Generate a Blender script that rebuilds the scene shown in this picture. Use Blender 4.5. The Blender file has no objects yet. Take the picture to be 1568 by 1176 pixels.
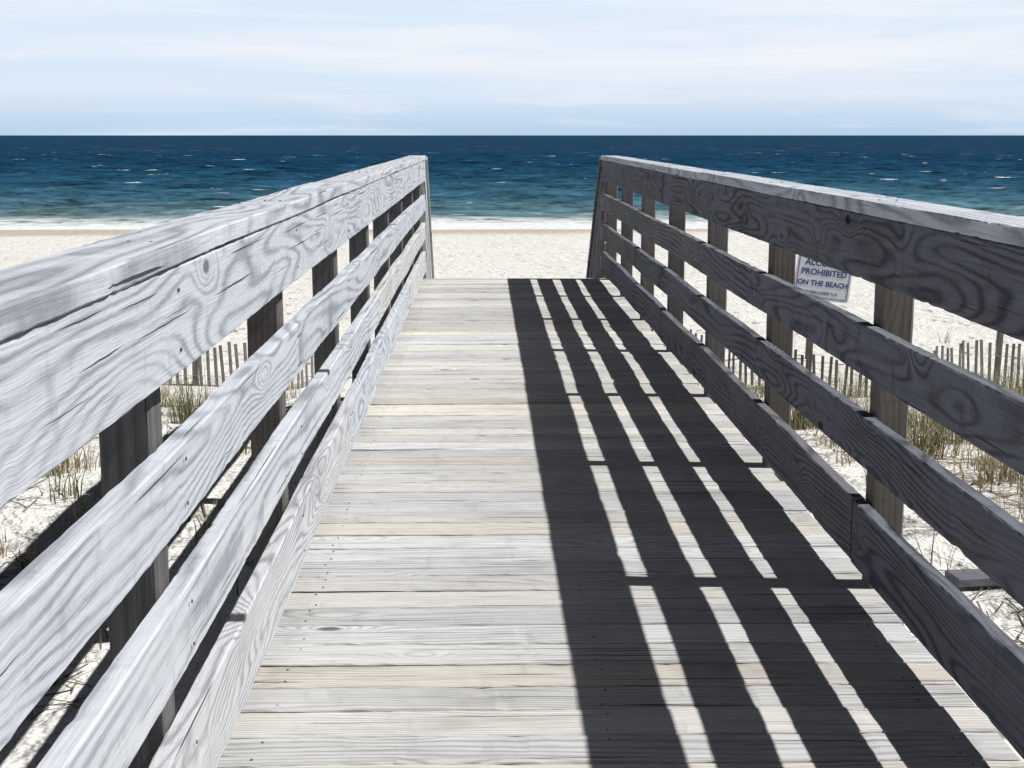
import bpy, math, random
import numpy as np
from mathutils import Vector, noise
random.seed(7)
scene=bpy.context.scene
H=1.27
XL=-0.515; XR=1.05      # inner faces of rails
YEND=13.08
POSTS=[-2.15,-0.62,0.91,2.46,4.02,5.56,7.10,8.62,10.12,11.62,13.02]

# ------------------------------------------------------------------ node helper
class NT:
    def __init__(s,tree): s.t=tree; s.n=tree.nodes; s.l=tree.links
    def new(s,k,**kw):
        n=s.n.new(k)
        for a,b in kw.items(): setattr(n,a,b)
        return n
    def put(s,sock,v):
        if v is None: return
        if isinstance(v,bpy.types.NodeSocket): s.l.new(v,sock)
        else:
            try: sock.default_value=v
            except Exception: sock.default_value=tuple(v)+(1,)
    def m(s,op,a,b=None,c=None,clamp=False):
        n=s.new('ShaderNodeMath',operation=op,use_clamp=clamp)
        s.put(n.inputs[0],a); s.put(n.inputs[1],b); s.put(n.inputs[2],c); return n.outputs[0]
    def vmul(s,v,k):
        n=s.new('ShaderNodeVectorMath',operation='MULTIPLY'); s.put(n.inputs[0],v); n.inputs[1].default_value=k; return n.outputs[0]
    def vadd(s,v,k):
        n=s.new('ShaderNodeVectorMath',operation='ADD'); s.put(n.inputs[0],v); s.put(n.inputs[1],k); return n.outputs[0]
    def noise(s,v,scale=1,detail=2,rough=.5,dist=0):
        n=s.new('ShaderNodeTexNoise'); s.l.new(v,n.inputs['Vector'])
        n.inputs['Scale'].default_value=scale; n.inputs['Detail'].default_value=detail
        n.inputs['Roughness'].default_value=rough; n.inputs['Distortion'].default_value=dist
        return n.outputs[0]
    def voro(s,v,scale=1,feat='F1'):
        n=s.new('ShaderNodeTexVoronoi',feature=feat); s.l.new(v,n.inputs['Vector']); n.inputs['Scale'].default_value=scale
        return n
    def ss(s,v,a,b,c=0.,d=1.):
        n=s.new('ShaderNodeMapRange',interpolation_type='SMOOTHSTEP'); s.put(n.inputs[0],v)
        n.inputs[1].default_value=a; n.inputs[2].default_value=b; n.inputs[3].default_value=c; n.inputs[4].default_value=d
        return n.outputs[0]
    def mix(s,f,a,b,mode='MIX'):
        n=s.new('ShaderNodeMix',data_type='RGBA',blend_type=mode); s.put(n.inputs[0],f); s.put(n.inputs[6],a); s.put(n.inputs[7],b)
        return n.outputs[2]
    def sep(s,v):
        n=s.new('ShaderNodeSeparateXYZ'); s.l.new(v,n.inputs[0]); return n.outputs
    def comb(s,x,y,z):
        n=s.new('ShaderNodeCombineXYZ'); s.put(n.inputs[0],x); s.put(n.inputs[1],y); s.put(n.inputs[2],z); return n.outputs[0]
    def gray(s,f):
        return s.comb(f,f,f)
    def bump(s,h,dist,strength=1,norm=None):
        n=s.new('ShaderNodeBump'); s.put(n.inputs['Height'],h); n.inputs['Distance'].default_value=dist; n.inputs['Strength'].default_value=strength
        if norm is not None: s.l.new(norm,n.inputs['Normal'])
        return n.outputs[0]
def newmat(name):
    mt=bpy.data.materials.new(name); mt.use_nodes=True; nt=NT(mt.node_tree)
    return mt,nt,mt.node_tree.nodes['Principled BSDF']
def C(r,g,b): return (r,g,b,1)

# ------------------------------------------------------------------ wood
def wood(name,light,mid,dark,freq=25,amp=14,ringc=.6,knots=1.,crackt=.66,bumpd=.0012,fib=.35,tintr=.25,kthr=.5,pw=2.4,trans=.4):
    mt,q,b=newmat(name)
    at=q.new('ShaderNodeAttribute',attribute_name='gc'); v=at.outputs['Vector']
    ti=q.new('ShaderNodeAttribute',attribute_name='tint').outputs['Fac']
    x,y,z=q.sep(v)[:3]
    r2=q.m('FRACT',q.m('MULTIPLY',ti,13.7)); r3=q.m('FRACT',q.m('MULTIPLY',ti,7.3))
    N=q.noise(q.vmul(v,(.7,5.5,5.5)),1,1,.4)
    fiber=q.noise(q.vmul(v,(7,260,260)),1,2,.7)
    fib2=q.noise(q.vmul(v,(1.3,55,55)),1,2,.6)
    stain=q.noise(q.vmul(v,(1.6,3,3)),1,4,.65)
    tr=q.noise(q.vmul(v,(16,5,5)),1,3,.7)
    crack=q.ss(q.noise(q.vmul(v,(1.4,120,120)),1,1,.5),crackt,crackt+.03)
    vo=q.voro(q.vmul(q.comb(x,y,0.),(2.3,5.5,1))); d=vo.outputs['Distance']; kcs=q.sep(vo.outputs['Color']); kc=kcs[0]
    has=q.ss(kc,kthr,kthr+.04)
    dd=q.m('ADD',d,q.m('MULTIPLY',q.m('SUBTRACT',tr,.5),.07))
    d2=q.m('POWER',q.m('DIVIDE',d,.22),2.)
    kb=q.m('MULTIPLY',q.m('EXPONENT',q.m('MULTIPLY',d2,-1.)),q.m('MULTIPLY',has,4*knots))
    A=q.m('MULTIPLY',q.m('ADD',q.m('MULTIPLY',r2,.8),.25),amp)
    F=q.m('ADD',q.m('ADD',q.m('MULTIPLY',y,q.m('ADD',q.m('MULTIPLY',r3,freq),freq*.5)),q.m('MULTIPLY',N,A)),kb)
    F=q.m('ADD',F,q.m('ADD',q.m('MULTIPLY',fib2,.30),q.m('MULTIPLY',tr,.35)))
    ring=q.m('ADD',q.m('MULTIPLY',q.m('SINE',q.m('MULTIPLY',F,6.2832)),.5),.5)
    ringp=q.m('POWER',ring,pw)
    rc=q.m('MULTIPLY',q.ss(stain,.36,.58,ringc*.35,ringc),ringp)
    col=q.mix(rc,light,mid)
    col=q.mix(q.ss(fib2,.52,.78,0,.45),col,mid)
    col=q.mix(q.ss(stain,.54,.75,0,.40),col,mid)
    col=q.mix(q.ss(tr,.54,.74,0,trans),col,mid)
    f=q.m('ADD',q.m('MULTIPLY',fiber,fib*2),1-fib)
    f=q.m('MULTIPLY',f,q.m('ADD',q.m('MULTIPLY',ti,tintr),1-tintr/2))
    col=q.mix(1.,col,q.gray(f),'MULTIPLY')
    col=q.mix(1.,col,q.mix(q.ss(r3,.2,1.),C(.97,.99,1.03),C(1.04,1.0,.94)),'MULTIPLY')
    kn=q.m('MULTIPLY',q.ss(dd,.10,.05),has)
    col=q.mix(q.m('MULTIPLY',kn,q.m('MULTIPLY',q.m('ADD',kcs[1],.40,clamp=True),.95*min(knots,1.))),col,dark)
    col=q.mix(q.m('MULTIPLY',crack,.9),col,dark)
    q.l.new(col,b.inputs['Base Color']); b.inputs['Roughness'].default_value=.85
    b.inputs['Specular IOR Level'].default_value=.12
    h=q.m('SUBTRACT',q.m('ADD',q.m('MULTIPLY',fiber,.8),q.m('MULTIPLY',tr,.5)),q.m('MULTIPLY',crack,1.2))
    q.l.new(q.bump(h,bumpd,.9),b.inputs['Normal'])
    return mt
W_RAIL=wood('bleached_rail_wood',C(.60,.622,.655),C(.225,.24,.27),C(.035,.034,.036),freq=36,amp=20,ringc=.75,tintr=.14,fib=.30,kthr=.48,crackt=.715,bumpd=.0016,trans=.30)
W_RAIL_SHADE=wood('grey_shade_rail_wood',C(.175,.184,.208),C(.055,.056,.066),C(.008,.008,.009),freq=36,amp=20,ringc=.85,tintr=.30,fib=.38,kthr=.38,crackt=.725,bumpd=.0016)  # greyer, less bleached wood, with the right rail's shade darkened into its colour
W_DECK=wood('weathered_deck_wood',C(.60,.592,.572),C(.23,.222,.208),C(.026,.023,.021),freq=60,amp=16,ringc=.55,knots=1.,crackt=.69,tintr=.34,fib=.38,kthr=.52,trans=.22)
W_POST=wood('weathered_post_wood',C(.16,.152,.150),C(.08,.075,.073),C(.02,.018,.018),freq=40,amp=7,ringc=.5,knots=.6,crackt=.73)
W_FENCE=wood('fence_lath_wood',C(.20,.185,.17),C(.11,.10,.09),C(.04,.03,.03),freq=40,amp=5,knots=.0)
mt,q,b=newmat('rusty_nail'); b.inputs['Base Color'].default_value=C(.07,.065,.06); b.inputs['Roughness'].default_value=.6
NAIL=mt

class Builder:
    def __init__(s): s.v=[]; s.f=[]; s.gc=[]; s.t=[]
    def board(s,p0,p1,wd,W,T,seg=.06,bev=.004,jit=.0012,warp=0.,tint=None,nick=0.):
        p0=Vector(p0);p1=Vector(p1); L=(p1-p0).length; a=(p1-p0)/L
        wd=Vector(wd); wd=(wd-a*wd.dot(a)).normalized(); td=a.cross(wd)
        n=max(1,int(L/seg)); sd=random.random()*100
        off=Vector((random.random()*60,random.random()*60,random.random()*60)); ti=random.random() if tint is None else tint
        hw,ht=W/2,T/2
        prof=[(-hw+bev,-ht),(hw-bev,-ht),(hw,-ht+bev),(hw,ht-bev),(hw-bev,ht),(-hw+bev,ht),(-hw,ht-bev),(-hw,-ht+bev)]
        base=len(s.v)
        for i in range(n+1):
            u=L*i/n
            wa=noise.noise(Vector((u*.9,sd,0)))*warp; wb=noise.noise(Vector((u*.9,sd,9)))*warp
            nk=[0,0,0,0]
            if nick:
                for c in range(4):
                    t_=noise.noise(Vector((u*15,sd+c*7.7,2)))
                    nk[c]=max(0,t_-.40)*nick
            for k,(pv,pw) in enumerate(prof):
                j=noise.noise(Vector((u*9,sd,(k//2)*3.1)))*jit*.5+noise.noise(Vector((u*37,sd+5,k*2.1)))*jit*.8
                e=nk[((k+1)//2)%4]
                vv=pv*(1+j/hw)+wa-math.copysign(e,pv); ww=pw*(1+j/ht*.5)+wb-math.copysign(e,pw)
                s.v.append(tuple(p0+a*u+wd*vv+td*ww))
                s.gc.append((u+off.x,pv+off.y,pw+off.z)); s.t.append(ti)
        for i in range(n):
            for k in range(8):
                k2=(k+1)%8; o=base+i*8
                s.f.append((o+k,o+k2,o+8+k2,o+8+k))
        s.f.append(tuple(base+k for k in range(7,-1,-1)))
        s.f.append(tuple(base+n*8+k for k in range(8)))
    def obj(s,name,mat,parent=None):
        me=bpy.data.meshes.new(name); me.from_pydata(s.v,[],s.f); me.update()
        a=me.attributes.new('gc','FLOAT_VECTOR','POINT'); a.data.foreach_set('vector',np.array(s.gc,dtype=np.float32).ravel())
        a=me.attributes.new('tint','FLOAT','POINT'); a.data.foreach_set('value',np.array(s.t,dtype=np.float32))
        me.materials.append(mat); o=bpy.data.objects.new(name,me); scene.collection.objects.link(o)
        if parent: o.parent=parent
        import bmesh
        bm=bmesh.new(); bm.from_mesh(me); bmesh.ops.recalc_face_normals(bm,faces=bm.faces); bm.to_mesh(me); bm.free()
        return o
def empty(name):
    o=bpy.data.objects.new(name,None); scene.collection.objects.link(o); return o
def mesh(name,v,f,mat,parent=None,smooth=False):
    me=bpy.data.meshes.new(name); me.from_pydata(v,[],f); me.update(); me.materials.append(mat)
    if smooth: me.polygons.foreach_set('use_smooth',[True]*len(me.polygons))
    o=bpy.data.objects.new(name,me); scene.collection.objects.link(o)
    if parent: o.parent=parent
    return o
class Discs:
    def __init__(s): s.v=[];s.f=[]
    def add(s,c,n,r,h=.0012):
        c=Vector(c);n=Vector(n); a=n.orthogonal().normalized(); bb=n.cross(a); o=len(s.v); K=8
        for hh,rr in((0,r),(h,r*.85)):
            for k in range(K):
                t=2*math.pi*k/K; s.v.append(tuple(c+n*hh+a*rr*math.cos(t)+bb*rr*math.sin(t)))
        for k in range(K): s.f.append((o+k,o+(k+1)%K,o+K+(k+1)%K,o+K+k))
        s.f.append(tuple(o+K+k for k in range(K)))

# ------------------------------------------------------------------ terrain height
SEA=-3.6
def gz(x,y):
    ad=abs(x-.27)
    if y<6: z=-.15
    elif y<16.5:
        t=(y-6)/10.5; z=-.15-1.42*(t*t*(3-2*t)*.5+t*.5)
    else: z=-1.57-(y-16.5)*.0333
    if y>77: z-= (y-77)*.03
    if y>130: z=-7
    fade=min(1,max(0,(ad-1.0)/2.0))
    dune=1-min(1,max(0,(y-17)/8))
    z+=fade*dune*(noise.noise(Vector((x*.35,y*.35,3)))*.22+noise.noise(Vector((x*.9,y*.9,7)))*.08)
    near=1-min(1,max(0,(y-70)/6))
    z+=near*noise.noise(Vector((x*.25,y*.25,1)))*.06*(1-dune*.5)
    z+=near*(noise.noise(Vector((x*2.3,y*2.3,5)))*.03+noise.noise(Vector((x*5,y*5,15)))*.016)*(0.5 if ad<1 else 1)
    return z
def axis(lo,inner_lo,inner_hi,hi,step,ratio):
    c=list(np.arange(inner_lo,inner_hi,step)); 
    s=step; x=c[-1]
    while x<hi: s*=ratio; x+=s; c.append(x)
    s=step; x=inner_lo; l=[]
    while x>lo: s*=ratio; x-=s; l.append(x)
    return np.array(l[::-1]+c)
def grid(name,xs,ys,fz,mat):
    nx,ny=len(xs),len(ys); v=[]
    for y in ys:
        for x in xs: v.append((x,y,fz(x,y)))
    i=np.arange(nx-1); j=np.arange(ny-1); I,J=np.meshgrid(i,j); a=(J*nx+I).ravel()
    f=np.stack([a,a+1,a+1+nx,a+nx],1).tolist()
    return mesh(name,v,f,mat,smooth=True)
mt,q,b=newmat('beach_sand')
tc=q.new('ShaderNodeTexCoord').outputs['Object']; X,Y,Z=q.sep(tc)[:3]
n1=q.noise(tc,1.3,3,.6); n2=q.noise(tc,9,3,.65); n3=q.noise(tc,220,1,.6)
col=q.mix(q.ss(n1,.35,.7),C(.81,.795,.765),C(.75,.73,.69))
col=q.mix(q.ss(n2,.54,.75,0,.25),col,C(.58,.545,.50))
col=q.mix(q.ss(n3,.58,.8,0,.3),col,C(.44,.41,.38))
sp=q.m('MULTIPLY',q.ss(q.noise(tc,26,1,.6),.68,.74),q.ss(n1,.45,.6))
col=q.mix(q.m('MULTIPLY',sp,.8),col,C(.16,.12,.08))
yy=q.m('ADD',Y,q.m('ADD',q.m('MULTIPLY',q.noise(q.vmul(tc,(.05,.05,.05)),1,2),8),q.m('MULTIPLY',X,-.12)))
col=q.mix(q.ss(yy,70,77,0,.75),col,C(.46,.39,.31))
q.l.new(col,b.inputs['Base Color']); b.inputs['Roughness'].default_value=1; b.inputs['Specular IOR Level'].default_value=.1
foot=q.voro(q.vadd(tc,q.gray(q.m('MULTIPLY',n1,.6))),2.2).outputs['Distance']
h=q.m('ADD',q.m('MULTIPLY',q.ss(foot,.08,.40),.8),n2)
nb=q.bump(q.m('ADD',h,q.m('MULTIPLY',n3,.03)),.075,.9)
q.l.new(nb,b.inputs['Normal']); SAND=mt
xs=axis(-4000,-9,11,4000,.13,1.06); ys=axis(-3000,0,20,5000,.13,1.022)
grid('sand_beach_ground',xs,ys,gz,SAND)

# ------------------------------------------------------------------ sea
mt,q,b=newmat('sea_water')
tc=q.new('ShaderNodeTexCoord').outputs['Object']; X,Y,Z=q.sep(tc)[:3]
t=q.m('DIVIDE',78.,q.m('MAXIMUM',Y,60.))
c3=q.noise(q.vmul(tc,(.012,.022,0)),1,3,.6)
c1=q.noise(q.vmul(tc,(.13,.26,0)),1,4,.68); c2=q.noise(q.vmul(tc,(.7,1.4,0)),1,3,.6)
t=q.m('MULTIPLY',t,q.m('ADD',q.m('MULTIPLY',c3,.30),.85))
r=q.new('ShaderNodeValToRGB'); q.l.new(t,r.inputs[0]); cr=r.color_ramp
pts=[(0,(.0045,.041,.088)),(.12,(.005,.037,.082)),(.3,(.008,.044,.092)),(.50,(.017,.069,.120)),(.70,(.044,.118,.168)),(.86,(.11,.19,.215)),(.97,(.25,.31,.29))]
while len(cr.elements)<len(pts): cr.elements.new(.5)
for e,(p,c) in zip(cr.elements,pts): e.position=p; e.color=c+(1,)
k=q.m('ADD',q.m('ADD',q.m('MULTIPLY',c1,3.6),q.m('MULTIPLY',c2,2.6)),q.m('MULTIPLY',c3,.5))
k=q.m('MAXIMUM',q.m('SUBTRACT',k,2.3),.25)
col=q.mix(1.,r.outputs[0],q.gray(k),'MULTIPLY')
wn2=q.noise(q.vmul(tc,(.09,.22,4)),1,3,.6)
wc=q.m('MULTIPLY',q.ss(c1,.67,.70),q.ss(wn2,.48,.58))
wc=q.m('MAXIMUM',wc,q.m('MULTIPLY',q.ss(wn2,.685,.705),q.ss(c2,.42,.55)))
edge=q.m('ADD',Y,q.m('MULTIPLY',q.m('SUBTRACT',q.noise(q.vmul(tc,(.07,.12,0)),1,3,.6),.5),14))
lace=q.ss(q.noise(q.vmul(tc,(.6,1.0,0)),1,3,.65),.38,.56)
fo=q.m('MULTIPLY',q.ss(edge,92,83.),q.m('MAXIMUM',lace,q.ss(edge,85,81)))
edge2=q.m('ABSOLUTE',q.m('SUBTRACT',q.m('ADD',Y,q.m('MULTIPLY',c3,10)),103.))
br=q.m('MULTIPLY',q.m('MULTIPLY',q.ss(edge2,1.5,.4),q.ss(q.noise(q.vmul(tc,(.035,0,0)),1,2),.54,.60)),lace)
foam=q.m('MAXIMUM',q.m('MAXIMUM',wc,fo),br)
col=q.mix(foam,col,C(.82,.84,.86))
q.l.new(col,b.inputs['Base Color']); b.inputs['IOR'].default_value=1.33
b.inputs['Roughness'].default_value=.5; b.inputs['Specular IOR Level'].default_value=.05
hb=q.m('ADD',q.m('MULTIPLY',c1,1.6),q.m('MULTIPLY',c2,.5))
q.l.new(q.bump(hb,.6,.9),b.inputs['Normal']); WATER=mt
WV=[]
for i in range(26):
    lam=random.choice([2.5,3.5,5,7,9,13,18])*random.uniform(.8,1.25); th=random.gauss(0,.45)
    WV.append((2*math.pi/lam*math.sin(th),2*math.pi/lam*math.cos(th),random.uniform(0,6.28),lam*.0052))
WV=np.array(WV)
xs=axis(-30000,-70,70,30000,.9,1.05)
ys=[70.]; s=.35
while ys[-1]<36000:
    s=ys[-1]*(.006 if ys[-1]<420 else .03); ys.append(ys[-1]+s)
def sz(x,y):
    if y>500 or abs(x)>400: return SEA
    w=float(np.sum(WV[:,3]*np.sin(WV[:,0]*x+WV[:,1]*y+WV[:,2])))
    a=min(1,max(.12,(y-76)/25))*min(1,(500-y)/300)
    w=w*a
    return SEA+w+abs(w)*.3
grid('sea',xs,np.array(ys),sz,WATER)

# ------------------------------------------------------------------ boardwalk deck
deck=empty('boardwalk_deck'); B=Builder(); D=Discs()
y=-2.4
DXL,DXR=-.575,1.115
while y<YEND-.02:
    w=.1385+random.uniform(-.0015,.001)
    e0=DXL+random.uniform(-.012,.004); e1=DXR+random.uniform(-.014,.022)
    zc=-.019+random.uniform(-.0018,.0018)
    tl=random.uniform(-.002,.002)
    B.board((e0,y+w/2,zc+tl),(e1,y+w/2,zc-tl),(0,1,0),w,.038,seg=.03,bev=.003,jit=.0018,warp=.002,nick=.01)
    for nx in (-.47,.27,1.0):
        for o in (.03,.11):
            if random.random()<.75: D.add((nx+random.uniform(-.012,.012),y+o+random.uniform(-.01,.01),zc+.0195),(0,0,1),.003)
    y+=w+random.uniform(.004,.0095)
B.obj('deck_boards',W_DECK,deck); mesh('deck_nails',D.v,D.f,NAIL,deck)
B=Builder()
for x in (-.48,.27,1.03): B.board((x,-2.4,-.135),(x,YEND-.04,-.135),(0,0,1),.19,.038,seg=.5)
B.board((-.50,YEND-.015,-.13),(1.05,YEND-.015,-.13),(0,0,1),.18,.034,seg=.3)
B.obj('deck_joists',W_POST,deck)

# ------------------------------------------------------------------ railings
LV=[(.874,1.0545),(.615,.755),(.36,.50),(.07,.252)]
def railing(side,joints):
    R=empty('wooden_railing'); xi=XL if side<0 else XR
    BB=Builder(); CC=Builder(); PP=Builder(); D=Discs()
    xc=xi+side*.019; nrm=-side
    for li,(z0,z1) in enumerate(LV):
        js=[-2.3]+joints[li]+[YEND]
        tt=random.random()*.3+.5
        for a_,b_ in zip(js[:-1],js[1:]):
            dz=random.uniform(-.005,.005)*(li>0); dz2=random.uniform(-.005,.005)*(li>0); dx=random.uniform(0,.004)
            tn=tt+random.uniform(-.3,.3)
            if li==0: tn=.575
            BB.board((xc-side*dx,a_+.002,(z0+z1)/2+dz),(xc,b_-.002,(z0+z1)/2+dz2),(0,0,1),z1-z0,.038,seg=.03,bev=.004,jit=.0018,warp=.007 if li else .003,tint=tn,nick=.010)
            for p in POSTS:
                if a_-.05<p<b_+.05:
                    pys=[p]
                    if abs(p-a_)<.1: pys=[a_+.025]
                    if abs(p-b_)<.1: pys=[b_-.025]
                    for py in pys:
                        for f in (.22,.78):
                            D.add((xi-side*.004,py+random.uniform(-.01,.01),z0+(z1-z0)*f),(nrm,0,0),.0038,.002)
    js=[-2.3]+joints[4]+[YEND+.03]
    for a_,b_ in zip(js[:-1],js[1:]):
        xcap=xi+side*(.07-.005)
        CC.board((xcap,a_+.002,1.0745),(xcap,b_-.002,1.0745+random.uniform(-.001,.002)),(1,0,0),.142,.037,seg=.02,bev=.003,jit=.0018,warp=.003,tint=random.uniform(.6,.9),nick=.012)
        for p in POSTS:
            if a_<p<b_:
                for o in (-.02,.02): D.add((xi+side*.06+o,p+random.uniform(-.015,.015),1.0935),(0,0,1),.0035,.002)
    for p in POSTS:
        xo=xi+side*(.038+.0445+.0015)
        PP.board((xo,p,gz(xo,p)-.5),(xo+side*.004,p+random.uniform(-.006,.006),1.053),(1,0,0),.089,.089,seg=.1,bev=.006,jit=.0015,warp=.002)
    BB.obj('rail_boards',W_RAIL if side<0 else W_RAIL_SHADE,R); CC.obj('cap_boards',W_RAIL,R); PP.obj('rail_posts',W_POST,R); mesh('rail_nails',D.v,D.f,NAIL,R)
railing(-1,[[5.56],[4.02,8.62],[7.10],[5.56,10.12],[.91,5.56,10.12]])
railing( 1,[[8.62],[.91,7.10],[5.56,10.12],[4.02,8.62],[2.46,7.10]])

# ------------------------------------------------------------------ stairs
ST=empty('wooden_stairs'); B=Builder(); sl=.78
n=8; rise=.19; run=rise/sl
for i in range(1,n):
    yy=YEND+run*(i-.5)+.02; zz=-rise*i
    for o in (-.065,.075): B.board((-.48,yy+o,zz-.019),(1.02,yy+o,zz-.019),(0,1,0),.135,.038,seg=.2)
B.obj('stair_treads',W_DECK,ST)
B=Builder()
for x in (-.505,1.04): B.board((x,YEND+.03,-.15),(x,YEND+.03+n*run,-.15-n*rise),(0,0,1),.25,.038,seg=.3)
B.obj('stair_stringers',W_POST,ST)
for side in(-1,1):
    R=empty('stair_handrail'); xi=XL if side<0 else XR; B=Builder(); P=Builder()
    LY=2.15
    for z0,z1 in LV:
        zc=(z0+z1)/2
        B.board((xi+side*.019,YEND+.05,zc-.03),(xi+side*.019,YEND+.05+LY,zc-.03-LY*sl),(0,0,1),(z1-z0)*.85,.036,seg=.1)
    B.board((xi+side*.05,YEND+.04,1.07),(xi+side*.05,YEND+.1+LY,1.07-(LY+.06)*sl),(1,0,0),.14,.036,seg=.1)
    for py in (YEND+1.05,YEND+2.08):
        zt=1.04-(py-YEND-.03)*sl
        P.board((xi+side*.084,py,gz(xi,py)-.5),(xi+side*.084,py,zt),(1,0,0),.089,.089,seg=.2)
    B.obj('rail_boards',W_RAIL if side<0 else W_RAIL_SHADE,R); P.obj('rail_posts',W_POST,R)

# ------------------------------------------------------------------ sand fences
mt,q,b=newmat('fence_wire'); b.inputs['Base Color'].default_value=C(.2,.19,.18); b.inputs['Roughness'].default_value=.6; WIRE=mt
def fence(pts):
    E=empty('sand_fence'); B=Builder(); Wv=[];Wf=[]; last=[]
    pts=[Vector(p) for p in pts]
    acc=0
    for a,c in zip(pts[:-1],pts[1:]):
        L=(c-a).length; n=int(L/.088); d=(c-a)/L
        for i in range(n):
            p=a+d*(i*.088); x,y=p.x+random.uniform(-.006,.006),p.y+.03*math.sin(acc*.25)
            acc+=1
            g=gz(x,y); hgt=.47+.06*math.sin(acc*.13)+random.uniform(-.035,.035)
            lean=random.uniform(-.03,.03)
            B.board((x,y,g-.15),(x+lean+.02*math.sin(acc*.21),y+random.uniform(-.02,.03),g+hgt),(d.x,d.y,0),.036,.009,seg=.3,bev=.002)
            last.append(Vector((x,y-.008,g)))
            if acc%28==0: B.board((x,y+.05,g-.4),(x+.03,y+.05,g+.68),(1,0,0),.06,.06,seg=.4)
    for hz in (.12,.36):
        for k in range(len(last)-1):
            a=last[k]+Vector((0,0,hz)); c=last[k+1]+Vector((0,0,hz)); o=len(Wv); r=.0025
            for p in (a,c):
                for dd in ((0,-r,-r),(0,r,-r),(0,0,r)): Wv.append(tuple(p+Vector(dd)))
            for j in range(3): Wf.append((o+j,o+(j+1)%3,o+3+(j+1)%3,o+3+j))
    B.obj('fence_laths',W_FENCE,E); mesh('fence_wires',Wv,Wf,WIRE,E)
fence([(2.2,18.2),(3.0,16.9),(4.5,15.7),(5.6,16.3),(9,16.9),(16,17.3)])
fence([(-1.6,17.6),(-2.4,16.3),(-3.6,15.7),(-8,16.4),(-15,16.8)])

# ------------------------------------------------------------------ sign
SL=Vector((4.35,18.6,-.48))
S=empty('warning_sign'); S.location=SL
mt,q,b=newmat('sign_white_paint'); tc=q.new('ShaderNodeTexCoord').outputs['Object']
q.l.new(q.mix(q.ss(q.noise(tc,6,3,.6),.45,.8,0,.5),C(.70,.74,.80),C(.55,.57,.61)),b.inputs['Base Color']); b.inputs['Roughness'].default_value=.5; SW=mt
mt,q,b=newmat('sign_blue_paint'); b.inputs['Base Color'].default_value=C(.015,.07,.24); b.inputs['Roughness'].default_value=.5; SB=mt
def rb(name,cx,cz,w,h,y0,y1,mat,par,r=.02):
    v=[];K=4
    for yv in (y0,y1):
        for (sx,sz_,a0) in ((1,1,0),(-1,1,90),(-1,-1,180),(1,-1,270)):
            for k in range(K+1):
                t=math.radians(a0+90*k/K); v.append((cx+sx*(w/2-r)+r*math.cos(t)*1.0*(1 if sx*math.cos(t)>=0 else 1),yv,cz+sz_*(h/2-r)+r*math.sin(t)))
    n=len(v)//2; f=[tuple(range(n)),tuple(range(2*n-1,n-1,-1))]+[(i,n+i,n+(i+1)%n,(i+1)%n) for i in range(n)]
    return mesh(name,v,f,mat,par)
Sb=empty('panel'); Sb.parent=S; Sb.rotation_euler=(0,math.radians(7),math.radians(4))
rb('sign_board',0,0,.74,.68,-.006,.006,SW,Sb)
for nm,w,h,cx,cz in (('border_top',.68,.008,0,.31),('border_bottom',.68,.008,0,-.31),('border_left',.008,.612,-.34,0),('border_right',.008,.612,.34,0)):
    rb(nm,cx,cz,w,h,-.0095,-.0062,SB,Sb,.002)
def txt(s,z,size,x=0):
    c=bpy.data.curves.new('lettering','FONT'); c.body=s; c.size=size; c.align_x='CENTER'; c.align_y='CENTER'; c.extrude=.001; c.offset=size*.026
    c.materials.append(SB); o=bpy.data.objects.new('lettering',c); scene.collection.objects.link(o); o.parent=Sb
    o.location=(x,-.0085,z); o.rotation_euler=(math.pi/2,0,0)
txt('NO',.245,.09); txt('ALCOHOL',.13,.112); txt('PROHIBITED',.01,.108); txt('ON THE BEACH',-.13,.093); txt('TOWN CODE 91-2',-.25,.05)
B=Builder(); B.board((4.17,18.63,gz(4.17,18.6)-.4),(4.23,18.65,-.2),(1,0,0),.06,.045,seg=.2)
o=B.obj('sign_post',W_FENCE,S); o.location=-SL

# ------------------------------------------------------------------ driftwood plank
P=empty('driftwood_plank'); B=Builder()
B.board((1.50,4.50,gz(1.5,4.5)+.035),(3.3,4.75,gz(3.3,4.75)+.06),(0,1,0),.10,.03)
B.obj('plank',W_RAIL_SHADE,P)

# ------------------------------------------------------------------ beach grass
mt,q,b=newmat('beach_grass_blades'); ti=q.new('ShaderNodeAttribute',attribute_name='tint').outputs['Fac']
r=q.new('ShaderNodeValToRGB'); q.l.new(ti,r.inputs[0]); cr=r.color_ramp
pts=[(0,(.06,.085,.03)),(.35,(.12,.13,.05)),(.6,(.27,.225,.11)),(1,(.38,.30,.17))]
while len(cr.elements)<4: cr.elements.new(.5)
for e,(p,c) in zip(cr.elements,pts): e.position=p; e.color=c+(1,)
q.l.new(r.outputs[0],b.inputs['Base Color']); b.inputs['Roughness'].default_value=.7; GR=mt
gv=[];gf=[];gt=[]
def tuft(x,y,n,hh,dry,rad=.10):
    g=gz(x,y)
    for i in range(n):
        a=random.uniform(0,6.283); rr=random.uniform(0,rad); bx,by=x+rr*math.cos(a),y+rr*math.sin(a)
        L=hh*random.uniform(.35,1.15); ln=random.uniform(.1,.95); da=a+random.gauss(0,.8); w=random.uniform(.0018,.0042)
        px,py=-math.sin(da)*w,math.cos(da)*w; o=len(gv); t=min(1,max(0,random.gauss(dry,.2)))
        for k,s_ in enumerate((0,.35,.7,1)):
            hx=ln*L*s_**1.8; z=g-.02+L*(s_-.35*ln*s_**2.2); wd=1-.9*s_
            cx,cy=bx+hx*math.cos(da),by+hx*math.sin(da)
            gv.append((cx-px*wd,cy-py*wd,z)); gv.append((cx+px*wd,cy+py*wd,z)); gt.extend([t,t])
        for k in range(3): gf.append((o+2*k,o+2*k+1,o+2*k+3,o+2*k+2))
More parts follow.
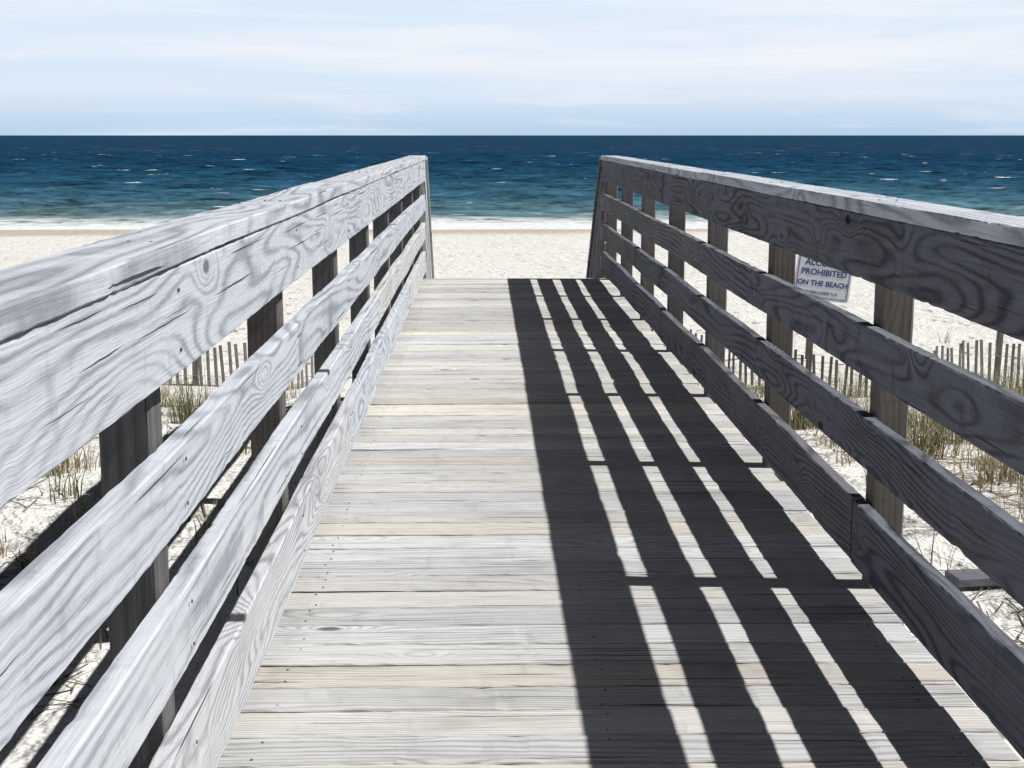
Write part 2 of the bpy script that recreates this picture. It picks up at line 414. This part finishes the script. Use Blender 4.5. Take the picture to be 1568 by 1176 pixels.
def scatter(n,x0,x1,y0,y1,nb,hh,clump=.5):
    c=0
    while c<n:
        x=random.uniform(x0,x1); y=random.uniform(y0,y1)
        if -.85<x<1.4 : continue
        if noise.noise(Vector((x*.6,y*.45,20)))<random.uniform(-.5,.35)*clump*1.5: continue
        tuft(x,y,int(nb*random.uniform(.4,1.4)),hh*random.uniform(.6,1.2),random.choice([.2,.4,.6,.85])); c+=1
scatter(160,1.6,8,6.5,15.2,46,.38)
scatter(95,-8,-1.0,6.0,15.2,42,.34)
scatter(70,1.5,4,3,7,30,.24); scatter(40,-3.5,-.85,2.2,6.5,30,.18)
scatter(70,-40,45,15,22,30,.4)
for p in ((-1.9,9.5),(-2.05,9.9),(-1.8,10.3),(-2.6,9.2),(-2.2,10.8),(3.0,9.0),(3.3,8.3),(2.9,7.6),(3.6,9.6),(4.1,10.5),(2.75,8.4),(3.5,8.9),(2.3,8.2),(1.75,7.9)): tuft(p[0],p[1],80,.42,.35,.15)
for i in range(38):
    tuft(random.uniform(1.9,3.4),random.uniform(5.0,8.2),random.randint(50,100),random.uniform(.16,.36),random.choice([.25,.5,.9,.9]),.18)
for i in range(14):
    tuft(random.uniform(-2.0,-1.1),random.uniform(4.3,8.5),random.randint(30,70),random.uniform(.12,.24),random.choice([.4,.7,.9]),.12)
o=mesh('beach_grass',gv,gf,GR); a=o.data.attributes.new('tint','FLOAT','POINT'); a.data.foreach_set('value',np.array(gt,dtype=np.float32))
# dry stems and wrack lying on the dune
gv=[];gf=[];gt=[]
for c in range(260):
    sdx=random.choice((-1,1,1)); X0=random.uniform(1.35,4.5) if sdx>0 else random.uniform(-4.,-.75); Y0=random.uniform(2.5,12)
    for i in range(random.randint(5,34)):
        x=X0+random.gauss(0,.14); y=Y0+random.gauss(0,.11)
        if -.62<x<1.16: continue
        a=random.uniform(0,6.283); L=random.uniform(.04,.22); w=random.uniform(.0015,.0045); z=gz(x,y)+.004; o=len(gv)
        z2=gz(x+L*math.cos(a),y+L*math.sin(a))+random.uniform(.004,.03)
        px,py=-math.sin(a)*w,math.cos(a)*w; ex,ey=x+L*math.cos(a),y+L*math.sin(a)
        gv+=[(x-px,y-py,z),(x+px,y+py,z),(ex+px,ey+py,z2),(ex-px,ey-py,z2)]; t=random.uniform(.0,1); gt+=[t]*4
        gf.append((o,o+1,o+2,o+3))
mt,q,b=newmat('dry_litter'); ti=q.new('ShaderNodeAttribute',attribute_name='tint').outputs['Fac']
q.l.new(q.mix(ti,C(.05,.04,.03),C(.24,.19,.13)),b.inputs['Base Color']); b.inputs['Roughness'].default_value=.9
o=mesh('dry_grass_litter',gv,gf,mt); a=o.data.attributes.new('tint','FLOAT','POINT'); a.data.foreach_set('value',np.array(gt,dtype=np.float32))

# ------------------------------------------------------------------ sky + sun
EL=52.5; az_vec=Vector((1,-.07,0)).normalized()
sd=Vector((az_vec.x*math.cos(math.radians(EL)),az_vec.y*math.cos(math.radians(EL)),math.sin(math.radians(EL))))
L=bpy.data.lights.new('sun','SUN'); L.energy=5; L.angle=math.radians(.5); L.color=(1,.985,.955)
lo=bpy.data.objects.new('sun',L); scene.collection.objects.link(lo); lo.rotation_euler=sd.to_track_quat('Z','Y').to_euler(); lo.location=(20,0,30)
w=bpy.data.worlds.new('World'); scene.world=w; w.use_nodes=True; q=NT(w.node_tree)
bg=w.node_tree.nodes['Background']; STR=.05; bg.inputs['Strength'].default_value=STR
sky=q.new('ShaderNodeTexSky',sky_type='NISHITA',sun_disc=False,sun_elevation=math.radians(EL),sun_rotation=math.radians(94))
sky.air_density=.5; sky.dust_density=0.; sky.ozone_density=3.
g=q.new('ShaderNodeTexCoord').outputs['Generated']; x,y,z=q.sep(g)[:3]
r=q.new('ShaderNodeValToRGB'); q.l.new(q.m('MULTIPLY',z,8.),r.inputs[0]); cr=r.color_ramp
pts=[(0,(.48,.64,.82)),(.10,(.57,.71,.88)),(.22,(.72,.81,.93)),(.42,(.86,.89,.96)),(.8,(.82,.89,.98))]
while len(cr.elements)<len(pts): cr.elements.new(.5)
for e,(p,c) in zip(cr.elements,pts): e.position=p; e.color=c+(1,)
st=q.noise(q.vmul(g,(2.0,2.0,20)),1,6,.58,.5)
st2=q.noise(q.vmul(g,(4,4,46)),1,5,.62,.8)
hz=r.outputs[0]
hz=q.mix(q.m('MULTIPLY',q.ss(st,.44,.66),.6),hz,C(.60,.78,.96))
hz=q.mix(q.m('MULTIPLY',q.ss(st2,.45,.72),.45),hz,C(.94,.95,.98))
hz=q.mix(1.,hz,C(1/STR,1/STR,1/STR),'MULTIPLY')
up=q.mix(1.,sky.outputs[0],C(.02,.06,.15),'MULTIPLY')
q.l.new(q.mix(q.ss(z,.095,.13),hz,up),bg.inputs['Color'])

# ------------------------------------------------------------------ camera
cam=bpy.data.cameras.new('camera'); co=bpy.data.objects.new('camera',cam); scene.collection.objects.link(co); scene.camera=co
F=2240.; cam.sensor_width=36; cam.lens=F/1568*36; cam.clip_start=.02; cam.clip_end=80000
pitch=math.atan(381/F); yaw=math.atan(44/F*math.cos(pitch))
co.location=(0,0,H); co.rotation_euler=(math.pi/2-pitch,0,-yaw)
scene.view_settings.view_transform='Standard'; scene.view_settings.look='None'; scene.view_settings.exposure=0
